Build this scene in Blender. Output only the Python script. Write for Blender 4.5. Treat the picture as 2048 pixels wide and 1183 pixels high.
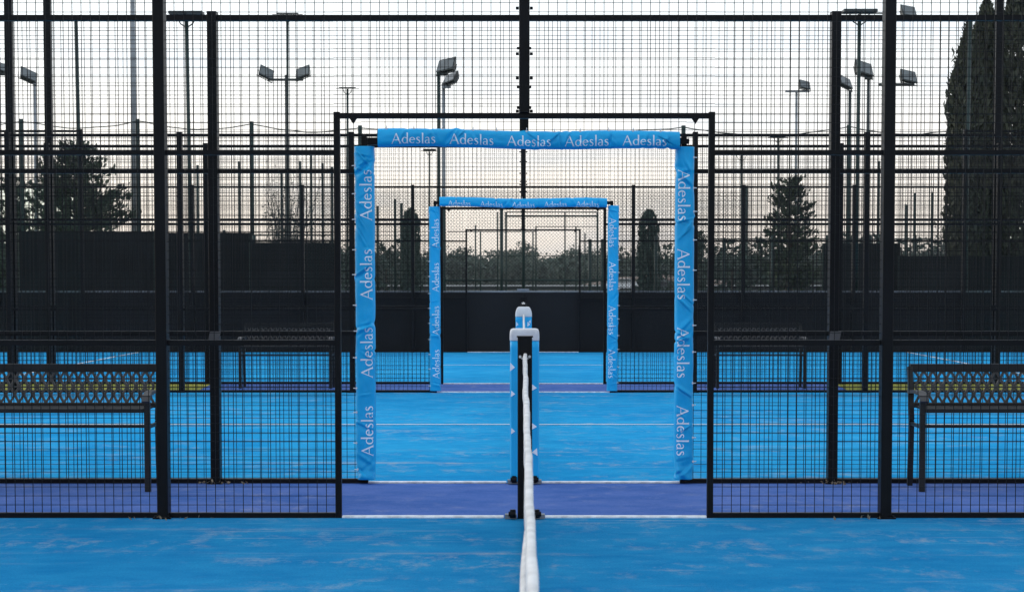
import bpy, math, random
from mathutils import Vector, Matrix, noise
for o in list(bpy.data.objects): bpy.data.objects.remove(o)
R = math.radians
scene = bpy.context.scene
COL = scene.collection
random.seed(7)

# ------------------------------------------------------------------ camera
FPX, W0, H0 = 3750.0, 2048.0, 1183.0        # focal length in photo pixels, photo size
CAMX, CAMZ, PITCH = -0.010, 1.317, R(3.0)
SHX = -21.0/W0
SHY = (559.0-(H0/2-FPX*math.tan(PITCH)))/W0
cd = bpy.data.cameras.new('camera'); cam = bpy.data.objects.new('camera', cd); COL.objects.link(cam)
cam.location = (CAMX, 0, CAMZ); cam.rotation_euler = (R(90)-PITCH, 0, 0)
cd.sensor_width = 36.0; cd.lens = 36.0*FPX/W0; cd.shift_x = -SHX*0-(1045-1024)/W0; cd.shift_y = SHY
cd.clip_start = 0.05; cd.clip_end = 5000
cd.dof.use_dof = True; cd.dof.focus_distance = 11.5; cd.dof.aperture_fstop = 13
scene.camera = cam
def at(px, py, Y):
    """point of the depth plane Y seen at photo pixel px, py"""
    u = ((px-1024)/W0+cd.shift_x)*W0/FPX; v = ((H0/2-py)/W0+SHY)*W0/FPX
    c, s = math.cos(PITCH), math.sin(PITCH)
    d = Vector((u, c+v*s, -s+v*c))
    t = Y/d.y
    return Vector((CAMX+d.x*t, Y, CAMZ+d.z*t))

# ------------------------------------------------------------------ sky and sun
SUN_EL, SUN_ROT = R(24), R(-62)
w = bpy.data.worlds.new('World'); scene.world = w; w.use_nodes = True
nt = w.node_tree; N = nt.nodes; L = nt.links; N.clear()
out = N.new('ShaderNodeOutputWorld')
sky = N.new('ShaderNodeTexSky'); sky.sky_type = 'NISHITA'; sky.sun_disc = False
sky.sun_elevation = SUN_EL; sky.sun_rotation = SUN_ROT; sky.dust_density = 2.0
bg1 = N.new('ShaderNodeBackground'); bg1.inputs[1].default_value = 0.05; L.new(sky.outputs[0], bg1.inputs[0])
tc = N.new('ShaderNodeTexCoord'); sep = N.new('ShaderNodeSeparateXYZ'); L.new(tc.outputs['Generated'], sep.inputs[0])
rp = N.new('ShaderNodeValToRGB'); L.new(sep.outputs[2], rp.inputs[0])
e = rp.color_ramp.elements
e[0].position = 0.0; e[0].color = (0.74, 0.68, 0.64, 1)
e[1].position = 1.0; e[1].color = (0.80, 0.90, 1.0, 1)
for p, c in ((0.035, (0.95, 0.87, 0.81, 1)), (0.07, (1.02, 0.965, 0.935, 1)), (0.11, (1.0, 1.0, 1.0, 1)), (0.16, (0.96, 1.03, 1.07, 1)), (0.4, (0.90, 0.97, 1.03, 1))):
    k = e.new(p); k.color = c
mp = N.new('ShaderNodeMapping'); mp.inputs['Scale'].default_value = (5, 5, 34); L.new(tc.outputs['Generated'], mp.inputs[0])
nz = N.new('ShaderNodeTexNoise'); nz.inputs['Scale'].default_value = 1.6; nz.inputs['Detail'].default_value = 5; L.new(mp.outputs[0], nz.inputs[0])
cr = N.new('ShaderNodeValToRGB'); L.new(nz.outputs[0], cr.inputs[0])
cr.color_ramp.elements[0].position = 0.30; cr.color_ramp.elements[0].color = (0.72, 0.80, 0.92, 1)
cr.color_ramp.elements[1].position = 0.50; cr.color_ramp.elements[1].color = (1, 1, 1, 1)
mx = N.new('ShaderNodeMixRGB'); mx.blend_type = 'MULTIPLY'; mx.inputs[0].default_value = 0.6
L.new(rp.outputs[0], mx.inputs[1]); L.new(cr.outputs[0], mx.inputs[2])
az = N.new('ShaderNodeMapRange'); az.inputs['From Min'].default_value = -0.7; az.inputs['From Max'].default_value = 0.9; az.inputs['To Min'].default_value = 0.94; az.inputs['To Max'].default_value = 1.05
L.new(sep.outputs[1], az.inputs['Value'])
bg2 = N.new('ShaderNodeBackground'); L.new(az.outputs[0], bg2.inputs[1]); L.new(mx.outputs[0], bg2.inputs[0])
ad = N.new('ShaderNodeAddShader'); L.new(bg1.outputs[0], ad.inputs[0]); L.new(bg2.outputs[0], ad.inputs[1]); L.new(ad.outputs[0], out.inputs[0])
sl = bpy.data.lights.new('sun', 'SUN'); sl.energy = 0.6; sl.angle = R(14); sl.color = (1, 0.93, 0.84)
so = bpy.data.objects.new('sun', sl); COL.objects.link(so); so.rotation_euler = (R(90)-SUN_EL, 0, R(180)-SUN_ROT)
scene.view_settings.view_transform = 'Standard'; scene.view_settings.look = 'None'
scene.view_settings.exposure = 0.0; scene.view_settings.gamma = 1.0
scene.render.resolution_x = 1024; scene.render.resolution_y = 591

# ------------------------------------------------------------------ materials
def mat(name, col, rough=0.6, var=0.0, scale=4.0, col2=None, bump=0.0, bscale=40.0, spec=0.5, metal=0.0, sheen=0.0):
    m = bpy.data.materials.new(name); m.use_nodes = True
    n = m.node_tree.nodes; l = m.node_tree.links; b = n['Principled BSDF']
    b.inputs['Roughness'].default_value = rough; b.inputs['Metallic'].default_value = metal
    b.inputs['Specular IOR Level'].default_value = spec
    if sheen: b.inputs['Sheen Weight'].default_value = sheen
    t = n.new('ShaderNodeTexCoord')
    z = n.new('ShaderNodeTexNoise'); z.inputs['Scale'].default_value = scale; z.inputs['Detail'].default_value = 6; l.new(t.outputs['Object'], z.inputs[0])
    r = n.new('ShaderNodeValToRGB'); l.new(z.outputs[0], r.inputs[0])
    c2 = col2 if col2 else tuple(c*(1+var) for c in col)
    c1 = col if col2 else tuple(c*(1-var) for c in col)
    r.color_ramp.elements[0].position = 0.35; r.color_ramp.elements[0].color = (*c1, 1)
    r.color_ramp.elements[1].position = 0.65; r.color_ramp.elements[1].color = (*c2, 1)
    l.new(r.outputs[0], b.inputs['Base Color'])
    if bump:
        z2 = n.new('ShaderNodeTexNoise'); z2.inputs['Scale'].default_value = bscale; z2.inputs['Detail'].default_value = 4; l.new(t.outputs['Object'], z2.inputs[0])
        bp = n.new('ShaderNodeBump'); bp.inputs['Strength'].default_value = bump; bp.inputs['Distance'].default_value = 0.01
        l.new(z2.outputs[0], bp.inputs['Height']); l.new(bp.outputs[0], b.inputs['Normal'])
    return m
def turf(name, dark, light, sand=(0.52, 0.50, 0.46), amt=0.62, thr=0.60, off=0.0):
    m = bpy.data.materials.new(name); m.use_nodes = True
    n = m.node_tree.nodes; l = m.node_tree.links; b = n['Principled BSDF']
    b.inputs['Roughness'].default_value = 0.95; b.inputs['Specular IOR Level'].default_value = 0.0
    t = n.new('ShaderNodeTexCoord')
    def nz(sx, sy, sc, det, rough=0.55, rot=0.0):
        mp = n.new('ShaderNodeMapping'); mp.inputs['Scale'].default_value = (sx, sy, 1); mp.inputs['Rotation'].default_value = (0, 0, rot); mp.inputs['Location'].default_value = (off, off*1.7, off)
        l.new(t.outputs['Object'], mp.inputs[0])
        z = n.new('ShaderNodeTexNoise'); z.inputs['Scale'].default_value = sc; z.inputs['Detail'].default_value = det; z.inputs['Roughness'].default_value = rough
        l.new(mp.outputs[0], z.inputs[0]); return z
    def ramp(src, p0, p1, c0=(0, 0, 0, 1), c1=(1, 1, 1, 1)):
        r = n.new('ShaderNodeValToRGB'); l.new(src, r.inputs[0])
        r.color_ramp.elements[0].position = p0; r.color_ramp.elements[1].position = p1
        r.color_ramp.elements[0].color = c0; r.color_ramp.elements[1].color = c1; return r
    a = nz(1, 1, 0.55, 6, 0.6)
    base = ramp(a.outputs[0], 0.36, 0.64, (*dark, 1), (*light, 1))
    # brushed sand left lying on the pile
    s1 = ramp(nz(1.0, 0.6, 7.5, 6, 0.7, 0.12).outputs[0], thr, thr+0.24)
    s2 = ramp(nz(0.5, 1.5, 1.3, 6, 0.62, -0.35).outputs[0], 0.42, 0.62)
    s3 = ramp(nz(0.12, 1.9, 3.4, 7, 0.7, 0.30).outputs[0], 0.56, 0.70)
    grain = ramp(nz(1, 1, 160, 2, 0.6).outputs[0], 0.34, 0.62)
    def math_(op, x, y):
        k = n.new('ShaderNodeMath'); k.operation = op; k.use_clamp = True
        for i, q in enumerate((x, y)):
            if isinstance(q, (int, float)): k.inputs[i].default_value = q
            else: l.new(q, k.inputs[i])
        return k.outputs[0]
    f = math_('MULTIPLY', s1.outputs[0], s2.outputs[0])
    f = math_('ADD', f, math_('MULTIPLY', math_('MULTIPLY', s3.outputs[0], s2.outputs[0]), 0.8))
    f = math_('MULTIPLY', f, math_('ADD', math_('MULTIPLY', grain.outputs[0], 0.6), 0.4))
    f = math_('MULTIPLY', f, amt)
    g = n.new('ShaderNodeMixRGB'); g.blend_type = 'MULTIPLY'; g.inputs[0].default_value = 0.35
    fine = ramp(nz(1, 1, 90, 3, 0.7).outputs[0], 0.3, 0.7, (0.45, 0.5, 0.55, 1), (1.3, 1.25, 1.2, 1))
    l.new(base.outputs[0], g.inputs[1]); l.new(fine.outputs[0], g.inputs[2])
    g2 = n.new('ShaderNodeMixRGB'); g2.blend_type = 'MULTIPLY'; g2.inputs[0].default_value = 1.0
    mot = ramp(nz(0.9, 1.3, 2.6, 10, 0.72, 0.1).outputs[0], 0.33, 0.68, (0.74, 0.84, 0.90, 1), (1.45, 1.16, 1.06, 1))
    l.new(g.outputs[0], g2.inputs[1]); l.new(mot.outputs[0], g2.inputs[2])
    mx = n.new('ShaderNodeMixRGB'); l.new(f, mx.inputs[0]); l.new(g2.outputs[0], mx.inputs[1]); mx.inputs[2].default_value = (*sand, 1)
    l.new(mx.outputs[0], b.inputs['Base Color'])
    bp = n.new('ShaderNodeBump'); bp.inputs['Strength'].default_value = 0.5; bp.inputs['Distance'].default_value = 0.01
    l.new(nz(1, 1, 120, 4, 0.7).outputs[0], bp.inputs['Height']); l.new(bp.outputs[0], b.inputs['Normal'])
    return m
M = {}
M['black'] = mat('black_powder_coat', (0.0035, 0.004, 0.0055), 0.42, 0.35, 3.0, bump=0.05, bscale=25, spec=0.13)
M['wire'] = mat('black_wire', (0.004, 0.005, 0.006), 0.5, 0.3, 5, spec=0.15)
M['green_post'] = mat('green_coated_steel', (0.008, 0.024, 0.022), 0.5, 0.3, 2, spec=0.3)
M['galv'] = mat('galvanised_steel', (0.20, 0.22, 0.24), 0.45, 0.2, 3, metal=0.3)
M['lamp_grey'] = mat('grey_lamp_housing', (0.018, 0.028, 0.030), 0.5, 0.2, 4)
M['lamp_glass'] = mat('lamp_glass', (0.10, 0.115, 0.12), 0.15, 0.25, 2)
M['pvc'] = mat('blue_pvc_banner', (0.008, 0.40, 0.79), 0.42, 0.07, 2.5, bump=0.10, bscale=18, spec=0.25)
M['letter'] = mat('pale_print', (0.82, 0.88, 0.96), 0.5, 0.06, 9, spec=0.2)
M['white'] = mat('white_vinyl', (0.66, 0.67, 0.70), 0.5, 0.10, 9, bump=0.12, bscale=30)
M['tape'] = mat('white_net_tape', (0.60, 0.60, 0.60), 0.6, 0.15, 13, bump=0.9, bscale=34)
M['line'] = mat('white_line_turf', (0.78, 0.80, 0.82), 0.9, 0.12, 14)
M['strip'] = mat('white_threshold', (0.80, 0.80, 0.80), 0.6, 0.2, 22)
M['zinc'] = mat('bright_zinc', (0.55, 0.55, 0.56), 0.3, 0.15, 20, metal=0.6)
M['netting'] = mat('black_netting', (0.005, 0.005, 0.006), 0.8, 0.2, 5, spec=0.2)
M['bench'] = mat('brown_black_bench_metal', (0.011, 0.011, 0.012), 0.45, 0.25, 4, spec=0.3)
M['bench_slat'] = mat('grey_bench_lattice', (0.062, 0.058, 0.058), 0.55, 0.3, 8)
M['wall'] = mat('dark_panel', (0.005, 0.0055, 0.008), 0.6, 0.25, 0.8, spec=0.25)
M['cap'] = mat('grey_coping', (0.19, 0.20, 0.22), 0.6, 0.25, 3)
M['screen'] = mat('dark_windscreen_cloth', (0.013, 0.017, 0.019), 0.9, 0.35, 0.9, bump=0.3, bscale=6, spec=0.1)
M['leaf_dark'] = mat('dark_conifer_foliage', (0.030, 0.055, 0.040), 0.8, 0, 1.3, (0.065, 0.090, 0.055))
M['leaf_cypress'] = mat('cypress_foliage', (0.028, 0.038, 0.026), 0.85, 0, 1.6, (0.062, 0.066, 0.040))
M['leaf_hedge'] = mat('hedge_foliage', (0.036, 0.062, 0.052), 0.85, 0, 1.2, (0.062, 0.090, 0.072))
M['leaf_far'] = mat('far_wood_foliage', (0.030, 0.052, 0.040), 0.9, 0, 0.05, (0.060, 0.080, 0.055))
M['bark'] = mat('bark', (0.08, 0.065, 0.05), 0.9, 0.3, 8)
M['twig'] = mat('grey_twigs', (0.10, 0.11, 0.11), 0.9, 0.3, 3)
M['ground'] = mat('grey_green_ground', (0.045, 0.060, 0.040), 0.95, 0, 0.08, (0.085, 0.090, 0.065))
M['paving'] = mat('concrete_paving', (0.16, 0.17, 0.18), 0.9, 0.15, 1.5)
M['earth'] = mat('bare_earth', (0.17, 0.125, 0.10), 0.95, 0.25, 0.3)
M['low_wall'] = mat('pale_render', (0.52, 0.53, 0.54), 0.8, 0.1, 1)
M['car_white'] = mat('white_car_paint', (0.75, 0.76, 0.78), 0.25, 0.03, 2)
M['car_dark'] = mat('dark_car_paint', (0.03, 0.035, 0.045), 0.2, 0.1, 2)
M['tyre'] = mat('tyre_rubber', (0.015, 0.015, 0.015), 0.8, 0.1, 9)
M['dry_leaf'] = mat('dry_leaves', (0.10, 0.07, 0.04), 0.9, 0, 30, (0.28, 0.22, 0.15))
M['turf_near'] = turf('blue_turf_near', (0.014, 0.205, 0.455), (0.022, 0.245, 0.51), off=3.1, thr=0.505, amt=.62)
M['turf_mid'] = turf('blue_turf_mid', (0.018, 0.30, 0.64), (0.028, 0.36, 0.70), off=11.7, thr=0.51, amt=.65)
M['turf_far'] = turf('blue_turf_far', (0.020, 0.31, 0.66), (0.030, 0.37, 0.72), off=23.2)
M['purple'] = turf('violet_turf', (0.072, 0.155, 0.44), (0.102, 0.195, 0.52), (0.36, 0.38, 0.50), amt=0.8, thr=.52, off=5.5)
M['lime'] = turf('lime_turf', (0.24, 0.27, 0.07), (0.33, 0.36, 0.09), off=8.5)
gm = bpy.data.materials.new('court_glass'); gm.use_nodes = True
gb = gm.node_tree.nodes['Principled BSDF']; gb.inputs['Base Color'].default_value = (0.80, 0.90, 0.88, 1)
gb.inputs['Roughness'].default_value = 0.02; gb.inputs['Transmission Weight'].default_value = 1.0; gb.inputs['IOR'].default_value = 1.02
M['glass'] = gm

# ------------------------------------------------------------------ mesh helpers
class MB:
    def __init__(s): s.v = []; s.f = []
    def add(s, vs, fs):
        b = len(s.v); s.v += [tuple(p) for p in vs]; s.f += [tuple(b+i for i in f) for f in fs]; return s
    def box(s, x0, x1, y0, y1, z0, z1):
        return s.add([(x, y, z) for x in (x0, x1) for y in (y0, y1) for z in (z0, z1)],
                     [(0, 1, 3, 2), (4, 6, 7, 5), (0, 4, 5, 1), (2, 3, 7, 6), (0, 2, 6, 4), (1, 5, 7, 3)])
    def cbox(s, x0, x1, y0, y1, z0, z1, b=0.004):
        """box with chamfered upright edges"""
        pts = [(x0+b, y0), (x1-b, y0), (x1, y0+b), (x1, y1-b), (x1-b, y1), (x0+b, y1), (x0, y1-b), (x0, y0+b)]
        n = 8; vs = [(x, y, z0) for x, y in pts]+[(x, y, z1) for x, y in pts]
        return s.add(vs, [(i, (i+1) % n, n+(i+1) % n, n+i) for i in range(n)]+[tuple(range(n))[::-1], tuple(range(n, 2*n))])
    def tube(s, pts, r, n=8, caps=True):
        pts = [Vector(p) for p in pts]; rs = r if isinstance(r, (list, tuple)) else [r]*len(pts)
        vs = []; fs = []
        up = Vector((0, 0, 1))
        for i, p in enumerate(pts):
            d = (pts[min(i+1, len(pts)-1)]-pts[max(i-1, 0)]).normalized()
            a = d.cross(up)
            if a.length < 0.05: a = d.cross(Vector((0, 1, 0)))
            a.normalize(); c = d.cross(a)
            vs += [p+(a*math.cos(2*math.pi*k/n)+c*math.sin(2*math.pi*k/n))*rs[i] for k in range(n)]
        for i in range(len(pts)-1):
            fs += [(i*n+k, i*n+(k+1) % n, (i+1)*n+(k+1) % n, (i+1)*n+k) for k in range(n)]
        if caps: fs += [tuple(range(n))[::-1], tuple((len(pts)-1)*n+k for k in range(n))]
        return s.add(vs, fs)
    def bar(s, a, b, wd, hd):
        """square bar between two points, wd wide across, hd high"""
        a, b = Vector(a), Vector(b); d = (b-a).normalized()
        u = Vector((0, 0, 1)) if abs(d.z) < 0.9 else Vector((0, 1, 0))
        x = d.cross(u).normalized()*wd/2; y = x.cross(d).normalized()*hd/2
        vs = [p+sx*x+sy*y for p in (a, b) for sx, sy in ((-1, -1), (1, -1), (1, 1), (-1, 1))]
        return s.add(vs, [(0, 1, 5, 4), (1, 2, 6, 5), (2, 3, 7, 6), (3, 0, 4, 7), (3, 2, 1, 0), (4, 5, 6, 7)])
    def build(s, name, m, parent=None, smooth=False):
        me = bpy.data.meshes.new(name); me.from_pydata(s.v, [], s.f); me.validate(); me.materials.append(M[m])
        if smooth: me.polygons.foreach_set('use_smooth', [True]*len(me.polygons))
        o = bpy.data.objects.new(name, me); COL.objects.link(o)
        if parent: o.parent = parent
        return o
def tag(o, label=None, cat=None, group=None, kind=None):
    if label: o['label'] = label
    if cat: o['category'] = cat
    if group: o['group'] = group
    if kind: o['kind'] = kind
    return o
def thing(name, label, cat, loc=(0, 0, 0), group=None):
    o = bpy.data.objects.new(name, None); COL.objects.link(o); o.location = loc; o.empty_display_size = 0.2
    return tag(o, label, cat, group)
def rel(root, mb):
    """shift a mesh written in world coordinates to its parent's origin"""
    l = root.location; mb.v = [(x-l[0], y-l[1], z-l[2]) for x, y, z in mb.v]; return mb
def wiremesh(mb, x0, x1, z0, z1, Y, w=0.0042, p=0.05, wob=0.0):
    nx = int(round((x1-x0)/p)); nzz = int(round((z1-z0)/p))
    h = w/2
    for i in range(1, nx):
        x = x0+(x1-x0)*i/nx
        mb.add([(x-h, Y-h, z0), (x+h, Y-h, z0), (x+h, Y+h, z0), (x-h, Y+h, z0), (x-h, Y-h, z1), (x+h, Y-h, z1), (x+h, Y+h, z1), (x-h, Y+h, z1)],
               [(0, 1, 5, 4), (1, 2, 6, 5), (2, 3, 7, 6), (3, 0, 4, 7)])
    h = w*0.42
    for i in range(1, nzz):
        z = z0+(z1-z0)*i/nzz; y = Y+w
        mb.add([(x0, y-h, z-h), (x0, y-h, z+h), (x0, y+h, z+h), (x0, y+h, z-h), (x1, y-h, z-h), (x1, y-h, z+h), (x1, y+h, z+h), (x1, y+h, z-h)],
               [(0, 1, 5, 4), (1, 2, 6, 5), (2, 3, 7, 6), (3, 0, 4, 7)])
    return mb

# ------------------------------------------------------------------ depth planes (metres from the camera)
YA, YB1, YB2, YC1, YC2 = 10.36, 12.14, 21.93, 23.73, 34.1
def sheet(name, m, x0, x1, y0, y1, z, kind='structure'):
    o = MB().add([(x0, y0, z), (x1, y0, z), (x1, y1, z), (x0, y1, z)], [(0, 1, 2, 3)]).build(name, m); tag(o, kind=kind); return o
sheet('ground', 'ground', -1500, 1500, -300, 2500, -0.02)
sheet('paving', 'paving', -22, 22, -6, 48, -0.010)
sheet('court_floor', 'turf_near', -10, 10, -0.2, YA, 0.0)
sheet('court_floor', 'turf_mid', -10, 10, YB1, YB2, 0.0)
sheet('court_floor', 'turf_far', -10, 10, YC1, YC2, 0.0)
sheet('walkway', 'purple', -10, 10, YA+0.004, YB1-0.004, -0.002)
wk = MB().add([(-3.85, YB2+.004, -.002), (3.85, YB2+.004, -.002), (3.95, YC1-.004, -.002), (-3.95, YC1-.004, -.002)], [(0, 1, 2, 3)]).build('walkway', 'purple'); tag(wk, kind='structure')
for s in (-1, 1):
    q = [(s*3.854, YB2+.004, -.002), (s*10, YB2+.004, -.002), (s*10, YC1-.004, -.002), (s*3.954, YC1-.004, -.002)]
    tag(MB().add(q if s > 0 else q[::-1], [(0, 1, 2, 3)]).build('verge', 'lime'), kind='structure')
for (y0, y1) in ((YB1, YB2), (YC1, YC2), (YA-10, YA)):
    ym = (y0+y1)/2
    sheet('court_line', 'line', -6.95, 6.95, ym-.025, ym+.025, 0.004)
    for s in (-1, 1):
        a, b = sorted((s*6.95, s*7.0)); sheet('court_line', 'line', a, b, y0+.02, y1-.02, 0.0045)

# ------------------------------------------------------------------ side fences
DOOR, LINT = 1.03, 2.20
def fence(Y, xmax, label, near, wid=0.06, tall=None):
    root = thing('side_fence', label, 'fence', (0, Y, 0), 'steel mesh side fences of the padel courts')
    wr = 0.0035 if near else 0.0040
    def B(name, m='black', **k): return name
    for s in (-1, 1):
        x = 2.0
        while x <= xmax+0.01:
            top = 3.03 if not (tall and x >= tall-0.01) else 4.03
            MB().cbox(s*x-wid/2, s*x+wid/2, -0.05, 0.05, 0, top).build('post', 'black', root)
            b = MB(); b.box(s*x-.05, s*x+.05, -.075, -.052, 0.0, .010)
            for q in (-.035, .035): b.tube([(s*x+q, -.064, .010), (s*x+q, -.064, .018)], .007, 6)
            b.build('foot_plate', 'black', root)
            x += 2.0
        # door side frame
        a, c = sorted((s*DOOR, s*(DOOR-0.034)))
        MB().cbox(s*1.013-.017+s*.017, s*1.013+.017+s*.017, -.02, .02, 0, LINT+.035, .003).build('door_frame', 'black', root)
        edges = [DOOR+.017] + [v for v in (2, 4, 6, 8, 10) if v <= xmax]
        for i in range(len(edges)-1):
            x0 = edges[i]+(0.0 if i == 0 else wid/2); x1 = edges[i+1]-wid/2
            a, c = sorted((s*x0, s*x1))
            end = tall and edges[i] >= tall-.01
            MB().box(a, c, -.019, .019, 0.0, .028).build('bottom_rail', 'black', root)
            MB().box(a, c, -.019, .019, .955, .985).build('middle_rail', 'black', root)
            MB().box(a, c, -.019, .019, 2.0, 2.026).build('upper_rail', 'black', root)
            MB().box(a, c, -.019, .019, 2.975, 3.01).build('top_rail', 'black', root)
            if end:
                MB().box(a, c, -.004, .004, .03, 2.97).build('glass_pane', 'glass', root)
                MB().box(a, c, -.019, .019, 3.975, 4.01).build('top_rail', 'black', root)
                wiremesh(MB(), a, c, 3.01, 3.97, 0, wr).build('mesh_panel', 'wire', root)
            else:
                wiremesh(MB(), a, c, .02, 2.98, 0, wr).build('mesh_panel', 'wire', root)
        MB().box(*sorted((s*.03, s*1.047)), -.019, .019, 2.975, 3.01).build('top_rail', 'black', root)
        a, c = sorted((s*.03, s*(DOOR+.017)))
        wiremesh(MB(), a, c, LINT+.03, 2.98, 0, wr).build('mesh_panel', 'wire', root)
        a, c = sorted((s*.115, s*1.01))
        MB().box(a, c, -.022, .022, 0.0, .010).build('threshold', 'strip', root)
        g = MB(); g.add([(s*.96, -.012, LINT), (s*.92, -.012, LINT), (s*.94, -.012, LINT-.03), (s*.96, .012, LINT), (s*.92, .012, LINT), (s*.94, .012, LINT-.03)], [(0, 1, 2), (3, 5, 4), (0, 3, 4, 1), (1, 4, 5, 2), (2, 5, 3, 0)])
        g.build('gusset', 'black', root)
    lb = MB().box(-DOOR+.017-.03, DOOR-.017+.03, -.0185, .0185, LINT, LINT+.029)
    lb.build('lintel', 'black', root)
    MB().cbox(-.029, .029, -.05, .05, LINT+.03, 3.04 if Y > YA else 4.0).build('centre_post', 'black', root)
    for z in (LINT+.04, 2.42, 2.552, 2.80):
        for s in (-1, 1): MB().tube([(s*.03, 0, z), (s*.046, 0, z), (s*.047, 0, z)], [.009, .009, .005], 6).build('clamp_bolt', 'black', root)
    return root
fA = fence(YA, 6, 'nearest black mesh side fence, on the near edge of the violet walkway', True)
fB = fence(YB1, 6, 'second black mesh fence, its door frame wrapped in the nearest blue banners', True)
fB2 = fence(YB2, 8, 'third black mesh fence, its doorway wrapped in the smaller far blue banners', False)
fC1 = fence(YC1, 8, 'fourth black mesh fence, just behind the far small blue banners, bare door frame', False)
fC2 = fence(YC2, 10, 'farthest black mesh fence, standing right in front of the low dark wall', False, tall=8)
# inner post sleeves and brackets on the second fence
for s in (-1, 1):
    b = MB().add([(s*2-.035, -.056, .93), (s*2+.035, -.056, .93), (s*2+.045, -.056, .985), (s*2-.025, -.056, .985), (s*2-.035, -.052, .93), (s*2+.035, -.052, .93), (s*2+.045, -.052, .985), (s*2-.025, -.052, .985)],
                 [(0, 1, 2, 3), (7, 6, 5, 4), (0, 4, 5, 1), (1, 5, 6, 2), (2, 6, 7, 3), (3, 7, 4, 0)])
    b.build('bracket', 'bench_slat', fB)

# low dark wall behind the last fence
wl = thing('low_wall', 'long low black wall with a pale grey coping behind the last court', 'wall', (0, YC2+.16, 0))
x = -14.0
while x < 14:
    MB().box(x+.004, x+1.996 if x+2 < 14.1 else 14, -.05, .05, 0, 1.085).build('wall_panel', 'wall', wl); x += 2.0
MB().box(-14, 14, -.065, .065, 1.087, 1.115).build('coping', 'cap', wl)
MB().box(-.11, .11, -.08, .08, 1.117, 1.15).build('cap_plate', 'cap', wl)

# ------------------------------------------------------------------ nets and net posts
def net(y0, y1, label, x=0.004, fold=False):
    root = thing('court_net', label, 'net', (x, y0, 0), 'padel court nets')
    Ln = y1-y0; n = 120
    def top(t): return 0.915-0.035*4*t*(1-t)
    def wob(y): return 0.0024*noise.noise(Vector((y*1.3, 3.1, y0)))+0.0016*noise.noise(Vector((y*7, 1.1, y0)))
    vs = []; fs = []; K = 16
    for i in range(n+1):
        t = i/n; y = t*Ln; z = top(t)
        hw = (0.0080+.0026*min(1, y/9))*(1+0.22*noise.noise(Vector((y*5, 7.7, y0)))); hh = 0.028
        bulge = 0.003*noise.noise(Vector((y*3.2, 0, 5)))
        for k in range(K):
            a = 2*math.pi*k/K; ca, sa = math.cos(a), math.sin(a)
            vs.append((wob(y)+bulge+hw*math.copysign(abs(ca)**.35, ca), y, z-hh+hh*math.copysign(abs(sa)**.5, sa)+.0015*noise.noise(Vector((y*14, k*.7, 2)))))
    for i in range(n):
        fs += [(i*K+k, (i+1)*K+k, (i+1)*K+(k+1) % K, i*K+(k+1) % K) for k in range(K)]
    fs += [tuple(range(K)), tuple(n*K+k for k in range(K))[::-1]]
    MB().add(vs, fs).build('tape', 'tape', root, True)
    g = MB(); hh = .0011
    m = int(Ln/.045)
    for i in range(m+1):
        y = Ln*i/m; z = top(i/m)-.03; xx = wob(y)
        g.add([(xx-hh, y-hh, .03), (xx+hh, y-hh, .03), (xx+hh, y+hh, .03), (xx-hh, y+hh, .03), (xx-hh, y-hh, z), (xx+hh, y-hh, z), (xx+hh, y+hh, z), (xx-hh, y+hh, z)],
              [(0, 1, 5, 4), (1, 2, 6, 5), (2, 3, 7, 6), (3, 0, 4, 7)])
    for j in range(20):
        pts = []
        for i in range(0, 41):
            t = i/40; pts.append((wob(t*Ln), t*Ln, .03+(top(t)-.06-.03)*j/19))
        g.tube(pts, .0014, 4)
    g.build('netting', 'netting', root)
    MB().box(-.004, .004, .02, Ln-.02, .008, .03).build('bottom_band', 'netting', root)
    # white centre strap / loose fold hanging along the net
    if fold:
        vs = []; fs = []; n2 = 26
        for i in range(n2+1):
            t = i/n2; y = .3+t*2.95
            d = math.sin(min(1, (1-t)*4)*math.pi/2)
            xo = -.010-.008*d-.002*noise.noise(Vector((y*2, 0, 0)))
            zt = top(y/Ln)-.060; zb = zt-.055*d-.004
            for xx, zz in ((-.004, zt), (xo, zt-.006), (xo-.001, zb), (xo+.003, zb), (-.002, zt-.012)): vs.append((xx, y, zz))
        for i in range(n2): fs += [(i*5+k, i*5+(k+1) % 5, (i+1)*5+(k+1) % 5, (i+1)*5+k) for k in range(5)]
        MB().add(vs, fs).build('loose_fold', 'tape', root, True)
    return root
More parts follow.
